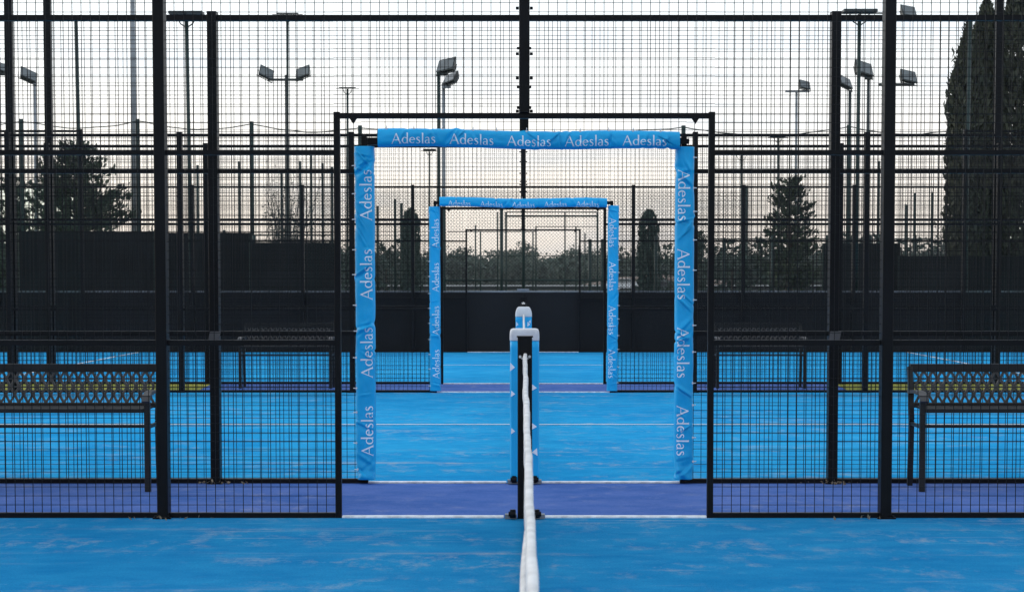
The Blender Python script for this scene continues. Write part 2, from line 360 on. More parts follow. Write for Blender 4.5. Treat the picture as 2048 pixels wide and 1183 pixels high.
def net_post(Y, label, h=1.0, face=-1, pad=False, tri=None, small=False):
    root = thing('net_post', label, 'post', (0.003, Y, 0), 'net posts in the court doorways')
    MB().cbox(-.040, .040, -.06, .04, 0, h, .006).build('post', 'black', root)
    if not pad:
        b = MB()
        for s in (-1, 1):
            b.tube([(s*.026, -.062, .895), (s*.026, -.074, .895)], .008, 8)
            b.tube([(s*.016, -.062, .885), (s*.016, -.070, .885)], .004, 6)
        b.build('bolt', 'zinc', root)
        MB().box(-.045, .045, -.065, .045, h+.001, h+.008).build('cap_plate', 'black', root)
        if small:
            MB().tube([(0, -.01, h+.008), (0, -.01, h+.022), (0, -.01, h+.03)], [.02, .016, .009], 8).build('crank_bolt', 'zinc', root)
    else:
        yb = [-.105, -.105, .045, .045]
        def ring(z, g, r=.03, x=.094, y0=-.095, y1=.075):
            pts = []
            for cx, cy, a0 in ((x-r, y1-r, 0), (-x+r, y1-r, 90), (-x+r, y0+r, 180), (x-r, y0+r, 270)):
                for k in range(4):
                    a = R(a0+k*30); px, py = cx+r*math.cos(a), cy+r*math.sin(a)
                    q = 1+g+.022*noise.noise(Vector((px*9, py*9, z*5+Y)))
                    pts.append((px*q, py*q, z))
            return pts
        def loft(zs, gs):
            vs = []; fs = []; n = 16
            for z, g in zip(zs, gs): vs += ring(z, g)
            for i in range(len(zs)-1): fs += [(i*n+k, i*n+(k+1) % n, (i+1)*n+(k+1) % n, (i+1)*n+k) for k in range(n)]
            fs += [tuple(range(n))[::-1], tuple((len(zs)-1)*n+k for k in range(n))]
            return MB().add(vs, fs)
        zs = [.02+i*(.0458 if small else .0477) for i in range(20)]; loft(zs, [0.0]*20).build('pad', 'pvc', root, True)
        loft([.885, .893, .93, .96, .985, .997, 1.002] if small else [.925, .930, .945, .965, .985, .997, 1.002], [.015, .022, .022, .015, -.01, -.06, -.2] if not small else [.02, .03, .02, -.06, -.18, -.30, -.42]).build('pad_cap', 'white', root, True)
        for (tx, tz, sx, sz, flip) in (tri or []):
            y = -.0975 if abs(tx) < .08 else -.094
            v = [(tx-sx*flip, y, tz-sz), (tx+sx*flip, y, tz-sz*.1), (tx-sx*flip*.8, y, tz+sz)]
            v2 = [(a, y+.003, c) for a, _, c in v]
            MB().add(v+v2, [(0, 1, 2), (5, 4, 3), (0, 3, 4, 1), (1, 4, 5, 2), (2, 5, 3, 0)]).build('logo_mark', 'letter', root)
    for s in (-1, 1):
        k = MB(); k.tube([(s*.05, -.085, .03), (s*.082, -.085, .03)], .022, 10); k.tube([(s*.082, -.085, .03), (s*.09, -.085, .03)], .014, 8)
        k.tube([(s*.066, -.085, .018), (s*.066, -.085, .055)], .015, 8)
        k.build('clamp_knob', 'black', root)
        MB().box(*sorted((s*.045, s*.11)), -.075, -.02, .002, .026).build('foot_bracket', 'galv', root)
    return root
net(YA-9.9, YA-.065, 'white taped net running straight from the camera to the nearest post', fold=True)
net(YB1+.10, YB2-.11, 'net of the second court, its white tape ending at the smaller blue pad')
net(YC1+.06, YC2-.07, 'net of the farthest court, hidden behind the smaller padded post')
net_post(YA, 'bare tall black net post where the first net ends')
tr = [(-.078, .757, .016, .028, 1), (-.074, .585, .014, .02, 1), (-.074, .345, .013, .02, 1), (.062, .625, .018, .022, 1), (.062, .375, .018, .022, 1), (.066, .21, .018, .025, -1)]
net_post(YB1, 'net post padded in blue with a white cap, right behind the bare black one', pad=True, tri=tr)
net_post(YB2, 'smaller net post padded in blue with a crumpled white cap, farther away', pad=True, small=True, tri=[(-.075, .80, .014, .03, 1), (.06, .80, .018, .03, 1), (.07, .83, .012, .02, -1)])
net_post(YC1, 'black net post with a bright bolt on top, above the smaller white cap', small=True)
net_post(YC2, 'farthest black net post, at the foot of the dark wall')

# ------------------------------------------------------------------ lettering
def arc(cx, cy, rx, ry, a0, a1, n, wf):
    P = []; Wd = []
    for i in range(n+1):
        a = R(a0+(a1-a0)*i/n); P.append((cx+rx*math.cos(a), cy+ry*math.sin(a))); Wd.append(wf(a))
    return P, Wd
thick = lambda hi, lo: (lambda a: lo+(hi-lo)*abs(math.cos(a))**1.5)
def lin(a, b, w0, w1=None, n=4):
    w1 = w0 if w1 is None else w1
    return [(a[0]+(b[0]-a[0])*i/n, a[1]+(b[1]-a[1])*i/n) for i in range(n+1)], [w0+(w1-w0)*i/n for i in range(n+1)]
GL = {
 'A': (0.98, [lin((.04, 0), (.45, 1.0), .055, .075, 8), lin((.43, 1.0), (.86, 0), .12, .135, 8), lin((.20, .34), (.70, .34), .06), lin((-.04, .012), (.14, .012), .03), lin((.73, .012), (.99, .012), .03)]),
 'd': (0.72, [arc(.31, .315, .24, .28, 40, 320, 16, thick(.13, .06)), lin((.555, 0.01), (.555, 1.06), .125, .135, 8), lin((.46, 1.04), (.56, 1.04), .04), lin((.55, .015), (.67, .015), .035)]),
 'e': (0.63, [arc(.31, .315, .235, .275, 5, 318, 18, thick(.13, .06)), lin((.12, .36), (.53, .36), .055)]),
 's': (0.50, [([(.40, .52), (.34, .59), (.24, .61), (.14, .57), (.11, .48), (.16, .40), (.26, .34), (.36, .27), (.41, .18), (.37, .08), (.27, .02), (.15, .03), (.07, .11)], [.05, .055, .06, .08, .10, .12, .13, .12, .10, .08, .06, .055, .05])]),
 'l': (0.34, [lin((.17, 0.01), (.17, 1.06), .125, .135, 8), lin((.07, 1.04), (.17, 1.04), .04), lin((.05, .015), (.29, .015), .03)]),
 'a': (0.60, [([(.09, .49), (.15, .57), (.26, .61), (.38, .57), (.435, .46), (.435, .30), (.435, .15), (.46, .05), (.54, .02)], [.05, .055, .06, .09, .12, .125, .12, .09, .05]), arc(.25, .17, .17, .155, 60, 330, 12, thick(.115, .055))]),
}
def word(txt):
    """ribbons of one word: list of (points, widths), and its length, cap height 1"""
    x = 0; out_ = []
    for c in txt:
        adv, st = GL[c]
        for P, Wd in st: out_.append(([(px+x, py) for px, py in P], Wd))
        x += adv+.02
    return out_, x
WORD, WLEN = word('Adeslas')

# ------------------------------------------------------------------ banners wrapped round the door frames
def banner(a, b, wd, label, nwords, centres, cap, creases, seed, Y, outer, shift=0.0, sag=None, tuck=0.0, group=None):
    """sleeve from a to b (x,z) in the plane Y; reading direction a to b; `outer` side (+1 left of reading direction) carries the eyelets"""
    a = Vector((a[0], 0, a[1])); b = Vector((b[0], 0, b[1])); Ln = (b-a).length; d = (b-a)/Ln; s = Vector((-d.z, 0, d.x))
    mid = (a+b)/2
    root = thing('banner', label, 'banner', (mid.x, Y, mid.z), group)
    a = a-mid
    dep = .042
    def front(u, v):
        """u metres along, v -1..1 across (+ = text top)"""
        hw = wd/2*(1+.03*noise.noise(Vector((u*3, seed, 0)))+.02*noise.noise(Vector((u*11, seed, v))))
        if v*outer > 0: hw *= 1+.05*noise.noise(Vector((u*5, seed*2, 4)))
        off = sag(u/Ln) if sag else 0
        y = -dep*(1-abs(v)**3.2)**.6 if abs(v) < 1 else 0
        dd = 0.004*noise.noise(Vector((u*6, v*.8, seed)))+.0025*noise.noise(Vector((u*19, v*2.4, seed)))
        shx = 0
        for (uc, vc, ang, amp, wid, lenn) in creases:
            du = u-uc; dv = (v-vc)*wd/2
            p = du*math.cos(ang)+dv*math.sin(ang); q = -du*math.sin(ang)+dv*math.cos(ang)
            g = math.exp(-(p/wid)**2-(q/lenn)**2)
            dd += amp*g*(1-1.6*math.exp(-((p-wid*.8)/(wid*.5))**2))
            shx += -amp*.5*g*math.copysign(1, v)*abs(v)**4
        return a+d*u+s*(v*hw+off+shx)+Vector((0, y-dd*(1-abs(v)**6), 0))
    n = max(60, int(Ln*150)); K = 22; KB = 4
    vs = []; fs = []
    for i in range(n+1):
        u = Ln*i/n
        for k in range(K+1): vs.append(front(u, -1+2*k/K))
        p0 = front(u, 1); p1 = front(u, -1)
        for k in range(1, KB): vs.append(p0.lerp(p1, k/KB)+Vector((0, .028, 0)))
    T = K+KB
    for i in range(n): fs += [(i*T+k, i*T+(k+1) % T, (i+1)*T+(k+1) % T, (i+1)*T+k) for k in range(T)]
    fs += [tuple(range(T))[::-1], tuple(n*T+k for k in range(T))]
    MB().add(vs, fs).build('sleeve', 'pvc', root, True)
    for c in centres:
        mb = MB(); u0 = c*Ln-WLEN*cap/2
        for si, (P, Wd) in enumerate(WORD):
            # resample ribbon
            PP = []; WW = []
            for j in range(len(P)-1):
                for q in range(2):
                    t = q/2; PP.append(((P[j][0]*(1-t)+P[j+1][0]*t), (P[j][1]*(1-t)+P[j+1][1]*t))); WW.append(Wd[j]*(1-t)+Wd[j+1]*t)
            PP.append(P[-1]); WW.append(Wd[-1])
            vs = []
            for j, p in enumerate(PP):
                p0 = PP[max(j-1, 0)]; p1 = PP[min(j+1, len(PP)-1)]
                tx, ty = p1[0]-p0[0], p1[1]-p0[1]; l_ = math.hypot(tx, ty) or 1; nx, ny = -ty/l_, tx/l_
                for sg in (-.5, 0, .5):
                    gx, gy = p[0]+nx*WW[j]*sg, p[1]+ny*WW[j]*sg
                    v = ((gy-.48)*cap+shift)/(wd/2)
                    vs.append(front(u0+gx*cap, max(-.97, min(.97, v)))+Vector((0, -.0016-.00012*(si % 5), 0)))
            m = len(PP)
            mb.add(vs, [(j*3+k, j*3+k+1, j*3+k+4, j*3+k+3) for j in range(m-1) for k in range(2)])
        mb.build('lettering', 'letter', root)
    # lacing eyelets along the outer edge
    e0 = None
    ne = max(6, int(round(Ln/.178)))
    for i in range(ne):
        u = Ln*(i+.4)/ne+.02*random.uniform(-1, 1)
        p = front(u, outer*.93)
        mb = MB().tube([(0, -.004, 0), (0, .003, 0)], .0075, 8)
        sd = s*outer
        mb.tube([(0, -.003, 0), tuple(sd*.012+Vector((0, -.006, 0))), tuple(sd*.02+Vector((0, .01, 0)))], .0032, 5)
        if e0 is None: e0 = mb.build('eyelet', 'white', root); o = e0
        else: o = e0.copy(); COL.objects.link(o); o.parent = root
        o.location = p+Vector((0, -.003, 0))
    return root
def P2(px, py, Y): p = at(px, py, Y); return (p.x, p.z)
cre = random.Random(3)
def rc(L_, k, sd, amp=.010):
    q = random.Random(sd)
    return [(q.uniform(.02, .98)*L_, q.uniform(-.8, .8), q.uniform(-1.1, 1.1), q.uniform(.6, 2.2)*amp*q.choice((1, 1, -1)), q.uniform(.006, .020), q.uniform(.03, .09)) for _ in range(k)]
Yb = YB1-.03
g1, g2 = 'blue banners on the nearer doorway', 'blue banners on the far doorway'
l1 = rc(2.15, 20, 5)+[(2.0, .3, .9, -.020, .022, .08), (1.97, .2, .6, .016, .03, .09), (.06, -.2, .7, .012, .03, .09), (.12, .3, -.6, -.012, .03, .08), (.96, .0, .8, .012, .02, .08), (.02, 0, 0, .018, .05, .1)]
banner(P2(733, 957, Yb), P2(729, 293, Yb), .128, 'upright blue banner on the left side of the nearer doorway, letters reading upward', 4,
       (.148, .384, .618, .855), .074, l1, 3.3, Yb, +1, shift=-.012, group=g1)
l2 = rc(2.15, 20, 9)+[(.16, -.3, -.8, -.020, .022, .08), (.2, -.1, -.6, .016, .03, .09), (2.06, .3, .7, -.018, .03, .09), (2.1, -.3, -.7, .018, .03, .09), (1.15, .0, .8, .012, .02, .08)]
banner(P2(1370, 294, Yb), P2(1366, 957, Yb), .124, 'upright blue banner on the right side of the nearer doorway, letters reading downward', 4,
       (.146, .382, .618, .853), .074, l2, 8.3, Yb, +1, shift=-.010, group=g1)
l3 = rc(1.96, 16, 21)+[(.97, .1, .6, -.012, .03, .09), (1.1, .1, -.6, .012, .03, .09), (.62, 0, .5, .010, .02, .08), (1.3, 0, -.7, -.010, .02, .08)]
banner(P2(756, 277, Yb-.05), P2(1359, 281, Yb-.05), .116, 'long blue banner over the top of the nearer doorway', 5,
       (.120, .312, .502, .693, .884), .064, l3, 1.7, Yb-.05, +1, shift=-.010, sag=lambda t: .006*math.sin(t*9)+.004-.006*t, group=g1)
Yc = YB2-.04
banner(P2(871, 781, Yc), P2(869, 413, Yc), .128, 'smaller upright banner on the left side of the far doorway', 4,
       (.148, .384, .618, .855), .077, rc(2.15, 16, 31), 13.3, Yc, +1, shift=-.012, group=g2)
banner(P2(1227, 411, Yc), P2(1224, 781, Yc), .128, 'smaller upright banner on the right side of the far doorway', 4,
       (.146, .382, .618, .853), .077, rc(2.15, 16, 39), 18.3, Yc, +1, shift=-.010, group=g2)
banner(P2(879, 404, Yc-.05), P2(1214, 406, Yc-.05), .108, 'smaller horizontal banner over the top of the far doorway', 5,
       (.120, .312, .502, .693, .884), .060, rc(1.96, 14, 41), 11.7, Yc-.05, +1, shift=-.022, sag=lambda t: .008*math.sin(t*8+1), group=g2)
# black stub of the frame showing at the end of the lintels
for (fx, Yf, px, py) in ((fB, YB1, 742, 285), (fB, YB1, 1364, 283), (fB2, YB2, 876, 406), (fB2, YB2, 1217, 406)):
    p = at(px, py, Yf-.03); m = MB().box(p.x-.045, p.x+.045, -.055, -.02, p.z-.016, p.z+.016); m.box(p.x-.052, p.x-.02, -.06, -.017, p.z-.024, p.z+.024)
    m.build('lintel_clamp', 'black', fx)

# ------------------------------------------------------------------ benches
def bench(xc, Y, ln, label):
    root = thing('bench', label, 'bench', (xc, Y, 0), 'metal benches beside the court fences')
    h = ln/2
    for s in (-1, 1):
        MB().cbox(s*h-.018, s*h+.018, -.018, .018, 0, .60, .004).build('leg', 'bench', root)           # front leg
        pts = [(s*h, .37, 0), (s*h, .345, .2), (s*h, .335, .42)]
        m = MB()
        for i in range(2): m.bar(pts[i], pts[i+1], .03, .04)
        m.build('leg', 'bench', root)
        m = MB()
        ap = [(s*h, .36, .60), (s*h, .2, .612), (s*h, .05, .612), (s*h, -.03, .59), (s*h, -.05, .56)]
        for i in range(4): m.bar(ap[i], ap[i+1], .05, .02)
        m.build('armrest', 'bench_slat', root)
        m = MB().bar((s*h, .01, .40), (s*h, .34, .40), .02, .02); m.build('side_stretcher', 'bench', root)
        MB().bar((s*h, .335, .42), (s*h, .40, .76), .03, .045).build('back_post', 'bench', root)
    MB().box(-h+.02, h-.02, -.015, .012, .398, .415).build('stretcher', 'bench', root)
    st = MB().box(-h+.02, h-.02, -.03, .005, .492, .517)
    st.build('seat_frame', 'bench', root)
    s_ = MB()
    for i in range(7): s_.box(-h+.02, h-.02, .008+i*.047, .044+i*.047,   .502, .514)
    s_.build('seat', 'bench', root)
    # back frame and pressed lattice
    def bp(x, z, o=0): return (x, .345+(z-.45)*.17+o, z)
    f = MB()
    f.bar(bp(-h, .752), bp(h, .752), .03, .052); f.bar(bp(-h+.018, .515), bp(h-.018, .515), .03, .030)
    f.build('back_frame', 'bench', root)
    lt = MB(); px = .0285; x = -h+.03; z0, z1 = .53, .735; hh = z1-z0
    n = int((2*h-.06)/px); px = (2*h-.06)/n
    rows = 4; rh = hh/rows
    for i in range(n):
        for r in range(rows):
            xa = -h+.03+i*px; za = z0+r*rh
            up = (i+r) % 2 == 0
            k = .0185
            pa, pb = ((xa, za), (xa+px, za+rh)) if up else ((xa, za+rh), (xa+px, za))
            lt.bar(bp(*pa), bp(*pb), .010, k*.78)
    for r in range(1, rows): lt.bar(bp(-h+.03, z0+r*rh), bp(h-.03, z0+r*rh), .009, .006)
    lt.build('lattice', 'bench_slat', root)
    return root
bench(-2.345-.75, 11.64, 1.5, 'large dark bench with a lattice back at the left edge, between the two nearest fences')
bench(2.48+.75, 11.64, 1.5, 'large dark bench with a lattice back at the right edge, between the two nearest fences')
bench(-2.89, 22.75, 1.10, 'small distant bench left of the far blue doorway')
bench(2.89, 22.75, 1.06, 'small distant bench right of the far blue doorway')

# ------------------------------------------------------------------ lamps
def tlamp(px, py, Y, wpx, label, base_px=None, r=.038, thick_=1.0):
    p = at(px, py, Y); s = FPX/Y; wd = wpx/s
    bx = at(base_px if base_px else px, 559, Y).x
    root = thing('court_lamp', label, 'lamp', (bx, Y, 0), 'T shaped court lamps')
    dx = p.x-bx
    MB().tube([(0, 0, 0), (dx*.5, 0, p.z*.5), (dx, 0, p.z-.02)], [r, r*.95, r*.9], 10).build('pole', 'green_post', root, True)
    MB().bar((dx-wd/2, 0, p.z), (dx+wd/2, 0, p.z), .03, .022).build('crossbar', 'green_post', root)
    q = wd*.24
    m = MB()
    for s_ in (-1, 1):
        m.tube([(dx, 0, p.z-q*1.1), (dx+s_*q*.55, 0, p.z-q*.75), (dx+s_*q*.9, 0, p.z)], r*.35, 6)
    m.build('brace', 'green_post', root)
    for s_ in (-1, 1):
        m = MB().box(*sorted((dx+s_*.004, dx+s_*wd*.36)), -.16, .16, p.z+.012, p.z+.012+.05*thick_)
        m.build('lamp_head', 'lamp_grey', root)
        MB().box(*sorted((dx+s_*wd*.03, dx+s_*wd*.33)), -.14, .14, p.z+.004, p.z+.010).build('lens', 'lamp_glass', root)
    return root
def head(root, x, z, wd, roll, tilt, yaw=0):
    """floodlight head: housing, glass, yoke"""
    Mx = Matrix.Translation((x, 0, z)) @ Matrix.Rotation(yaw, 4, 'Z') @ Matrix.Rotation(roll, 4, 'Y') @ Matrix.Rotation(tilt, 4, 'X')
    h = wd*.78; d = wd*.30
    b = MB()
    vs = [(-wd/2, -d/2, -h/2), (wd/2, -d/2, -h/2), (wd/2, -d/2, h/2), (-wd/2, -d/2, h/2), (-wd*.36, d/2, -h*.34), (wd*.36, d/2, -h*.34), (wd*.36, d/2, h*.34), (-wd*.36, d/2, h*.34)]
    b.add(vs, [(0, 1, 2, 3), (7, 6, 5, 4), (0, 4, 5, 1), (1, 5, 6, 2), (2, 6, 7, 3), (3, 7, 4, 0)])
    for i in range(5): b.box(-wd*.3+i*wd*.15-.006, -wd*.3+i*wd*.15+.006, d/2, d/2+wd*.08, -h*.3, h*.3)
    b.v = [tuple(Mx @ Vector(v)) for v in b.v]; o = b.build('lamp_head', 'lamp_grey', root)
    g = MB().box(-wd*.44, wd*.44, -d/2-.012, -d/2-.003, -h*.42, h*.42); g.v = [tuple(Mx @ Vector(v)) for v in g.v]; g.build('lens', 'lamp_glass', o)
    y = MB(); pts = [Mx @ Vector((-wd*.54, 0, 0)), Mx @ Vector((-wd*.54, .0, -h*.6)), Mx @ Vector((wd*.54, 0, -h*.6)), Mx @ Vector((wd*.54, 0, 0))]
    for i in range(3): y.bar(pts[i], pts[i+1], .02, .03)
    y.build('yoke', 'lamp_grey', o)
def flood(px, ptop, Y, label, heads, cross=None, m='lamp_grey', r=.07, r2=.05):
    """heads: (px, py, width px, roll, tilt, yaw)"""
    s = FPX/Y; p = at(px, ptop, Y)
    root = thing('floodlight_mast', label, 'floodlight', (p.x, Y, 0), 'floodlight masts behind the courts')
    MB().tube([(0, 0, 0), (0, 0, p.z)], [r, r2], 10).build('pole', m, root, True)
    for (a, b_, yy) in (cross or []):
        A, B_ = at(a, yy, Y), at(b_, yy, Y)
        MB().bar((A.x-p.x, -.06, A.z), (B_.x-p.x, -.06, A.z), .07, .09).build('crossbar', m, root)
    for (hx, hy, hw, roll, tilt, yaw) in heads:
        q = at(hx, hy, Y); head(root, q.x-p.x, q.z, hw*1.12/s, roll, tilt, yaw)
    return root
tlamp(373, 31, YC2+.55, 92, 'T shaped lamp at upper left, just left of the thick second fence post', base_px=384)
tlamp(1719, 27, YC2+.55, 92, 'T shaped lamp at upper right, between the two thick fence posts', base_px=1712)
tlamp(575, 29, 70, 60, 'thin high T shaped lamp rising above the twin floodlights', r=.045, thick_=.4)
tlamp(695, 177, 70, 46, 'thin T shaped lamp just left of the nearer doorway', r=.045, thick_=.4)
tlamp(859, 302, 62, 34, 'small T shaped lamp seen just under the nearer top banner', r=.03)
tlamp(1483, 309, 62, 50, 'small low T shaped lamp right of the nearer doorway', r=.03)
tlamp(1556, 275, 62, 40, 'small T shaped lamp above the bushy knobbly tree', r=.035)
flood(573, 150, 72, 'mast with two floodlights tilted apart on a crossbar', [(531, 147, 28, R(22), R(-28), R(28)), (608, 146, 28, R(-15), R(-28), R(-25))], [(537, 607, 160)], r=.09, r2=.07)
flood(877, 150, 60, 'mast with the upper of the two close floodlights above the top banner', [(895, 133, 36, R(-8), R(-35), R(-30))], [(874, 896, 149)], m='green_post')
flood(887, 172, 56, 'mast with the lower of the two close floodlights above the top banner', [(903, 159, 32, R(-12), R(-40), R(-45))], [(884, 902, 174)], m='galv')
flood(69, 166, 60, 'mast with one pale floodlight at the far left, above the pine', [(55, 152, 32, R(20), R(-38), R(35))], m='galv')
flood(-6, 148, 64, 'mast cut by the left edge of the picture', [(0, 136, 26, R(14), R(-38), R(35))], [(-20, 14, 149)])
flood(1593, 183, 78, 'mast with a single small floodlight on the right end of a thin arm', [(1608, 171, 22, R(10), R(-30), R(25))], [(1570, 1618, 183)], m='galv', r=.06)
flood(1700, 180, 60, 'mast with a floodlight partly hidden by the second fence post', [(1688, 166, 30, R(16), R(-35), R(35))], m='lamp_grey')
flood(1737, 158, 60, 'mast with a large dark floodlight behind the T shaped lamp', [(1725, 139, 36, R(12), R(-32), R(25))], [(1729, 1743, 157)])
flood(1789, 30, 66, 'mast with two floodlights one above the other, behind the thick right post', [(1815, 155, 32, R(8), R(-32), R(22)), (1815, 25, 30, R(6), R(-32), R(22))], [(1757, 1828, 170)])
cp = at(268, 300, 62)
o = MB().tube([(0, 0, 0), (0, 0, 14)], [.13, .06], 14).build('lighting_column', 'galv', None, True); o.location = (cp.x, 62, 0)
tag(o, 'tall plain pale grey tapering column beside the thick left post', 'column')
# tall lamp columns growing out of the fences at six metres
gpl = 'tall lamp columns standing against the fences'
for (x, Y, lab) in ((-6.0, YB2, 'thick black lamp column at the far left edge of the picture'), (-6.0, YC1, 'thick black lamp column, second from the left edge'),
                    (6.0, YC1, 'thick black lamp column in front of the tall cypresses')):
    root = thing('lamp_column', lab, 'lamp', (x, Y+.12, 0), gpl)
    MB().cbox(-.045, .045, -.045, .045, 0, 6).build('pole', 'black', root)
    MB().box(-.45, .45, -.15, .15, 6.002, 6.06).build('lamp_head', 'lamp_grey', root)
for s, lab in ((-1, 'slim leaning pole left of the pale column'), (1, 'slim pole with a bright edge left of the right lamp column')):
    root = thing('lamp_column', lab, 'lamp', (s*8.15, YC2+.5, 0), gpl)
    MB().tube([(0, 0, 0), (0, 0, 3), (s*.03, 0, 6.05)], [.045, .04, .035], 8).build('pole', 'green_post', root, True)
    MB().bar((s*.03-.25, 0, 6.07), (s*.03+.04, 0, 6.07), .03, .02).build('arm', 'green_post', root)

# ------------------------------------------------------------------ tall green wire fences behind the courts
def posts_fence(Y, posts, label, r, rails=(), cable=False, link=None, m='green_post'):
    root = thing('tall_fence', label, 'fence', (0, Y, 0), 'tall green fences behind the courts')
    for (px, py) in posts:
        p = at(px, py, Y); MB().tube([(p.x, 0, 0), (p.x, 0, p.z)], r, 8).build('post', m, root, True)
    for (a, b_, py) in rails:
        A, B_ = at(a, py, Y), at(b_, py, Y); MB().tube([(A.x, 0, A.z), (B_.x, 0, A.z)], r*.62, 6).build('rail', m, root)
    if cable:
        mb = MB(); ps = sorted(posts)
        for i in range(len(ps)-1):
            A, B_ = at(*ps[i], Y), at(*ps[i+1], Y); pts = []
            for k in range(25):
                t = k/24; q = A.lerp(B_, t); sg = min(.22, .08*(B_.x-A.x)/3+.10)
                pts.append((q.x, -.03, q.z-.05-sg*math.sin(math.pi*t)+.03*noise.noise(Vector((q.x*2.2, Y, 0)))))
            mb.tube(pts, .014, 5)
        mb.build('cable', m, root)
    if link:
        x0, x1, z0, z1, p, wr = link; mb = MB(); H = z1-z0
        def seg(xa, za, xb, zb, yo):
            dx, dz = xb-xa, zb-za; l_ = math.hypot(dx, dz)
            if l_ < .02: return
            nx, nz_ = -dz/l_*wr/2, dx/l_*wr/2
            mb.add([(xa+nx, yo-wr/2, za+nz_), (xa-nx, yo-wr/2, za-nz_), (xb-nx, yo-wr/2, zb-nz_), (xb+nx, yo-wr/2, zb+nz_), (xa, yo+wr/2, za), (xb, yo+wr/2, zb)],
                   [(0, 1, 2, 3), (1, 4, 5, 2), (4, 0, 3, 5)])
        x = x0-H
        while x < x1:
            for dirn in (1, -1):
                xa, xb = (x, x+H) if dirn > 0 else (x+H, x); za, zb = z0, z1
                # clip to x0..x1
                def zz(xx): return za+(xx-xa)/(xb-xa)*H
                c0, c1 = max(min(xa, xb), x0), min(max(xa, xb), x1)
                if c1 > c0: seg(c0, zz(c0), c1, zz(c1), .004*dirn)
            x += p
        mb.build('chain_link', 'green_post', root)
    return root
posts_fence(38.0, [(1003, 415), (1047, 300), (888, 415), (1222, 415)], 'green chain link fence right behind the dark wall, seen through the far doorway', .034,
            [(885, 1225, 583), (1012, 1195, 432), (885, 1225, 560)], link=(-4.5, 4.5, 1.0, 3.1, .070, .0048))
posts_fence(41.0, [(1012, 424), (1195, 424)], 'green goal shaped frame seen through the far doorway', .022, [(1012, 1195, 424)])
posts_fence(47.5, [(42, 238), (275, 238), (503, 243), (720, 251), (1367, 251), (1698, 250), (1930, 252), (-190, 238)], 'tall green fence with a sagging cable along its post tops', .055, cable=True)
posts_fence(62.0, [(478, 323), (600, 322), (622, 311), (645, 326), (664, 334), (755, 412), (790, 398), (803, 406), (1421, 350), (1494, 371), (1758, 322), (1812, 409), (1830, 386), (1865, 384), (563, 345), (395, 330)],
            'row of thinner green fence posts of uneven height farther back', .045, [(395, 664, 470), (1421, 1865, 478)])
posts_fence(90.0, [(951, 450), (961, 462), (995, 424), (1066, 462), (1072, 452), (1130, 424), (1152, 452), (1170, 466), (1195, 455)], 'distant thin green fence in front of the wood', .035,
            [(895, 1072, 463), (1072, 1195, 453), (895, 1195, 512)])
posts_fence(44.0, [(448, 460), (508, 470), (1180, 478), (1205, 478), (1312, 470), (1448, 475), (1545, 470), (1655, 470), (1740, 470), (1830, 470)], 'low green fence at the foot of the clipped columns', .04, [(1180, 1830, 600)])

# dark windscreen cloths
def screen(x0, x1, ytop, Y, label, ybot=None):
    A, B_ = at(x0, ytop, Y), at(x1, ytop, Y)
    n = 30; vs = []; fs = []
    for i in range(n+1):
        t = i/n; x = A.x+(B_.x-A.x)*t-A.x
        for j in range(5):
            z = .05+(A.z-.05)*j/4; y = .03*noise.noise(Vector((x*1.7, z*.9, Y)))
            vs.append((x, y-.004, z-.01*abs(math.sin(x*2.2))*(j == 4)))
    m = len(vs)
    vs += [(a, b+.008, c) for a, b, c in vs]
    for i in range(n):
        for j in range(4):
            q = (i*5+j, (i+1)*5+j, (i+1)*5+j+1, i*5+j+1); fs += [q, tuple(m+k for k in q[::-1])]
    root = thing('windscreen', label, 'windscreen', (A.x, Y, 0), 'dark cloth windscreens behind the courts')
    MB().add(vs, fs).build('cloth', 'screen', root, True)
    MB().tube([(0, .04, A.z-.02), (B_.x-A.x, .04, A.z-.02)], .015, 6).build('top_rope', 'screen', root)
    for k in range(3): MB().tube([((B_.x-A.x)*k/2, .07, 0), ((B_.x-A.x)*k/2, .07, A.z)], .03, 8).build('post', 'green_post', root)
screen(38, 306, 463, 42, 'tallest black windscreen cloth, at the left in front of the pine')
screen(322, 498, 465, 42.4, 'black windscreen cloth between the first and second left posts')
screen(500, 676, 484, 42.0, 'lower black windscreen cloth left of the nearer doorway')
screen(1648, 1800, 486, 42.4, 'black windscreen cloth between the two thick right posts')
screen(1800, 2100, 511, 42, 'lower black windscreen cloth at the right edge under the cypresses')

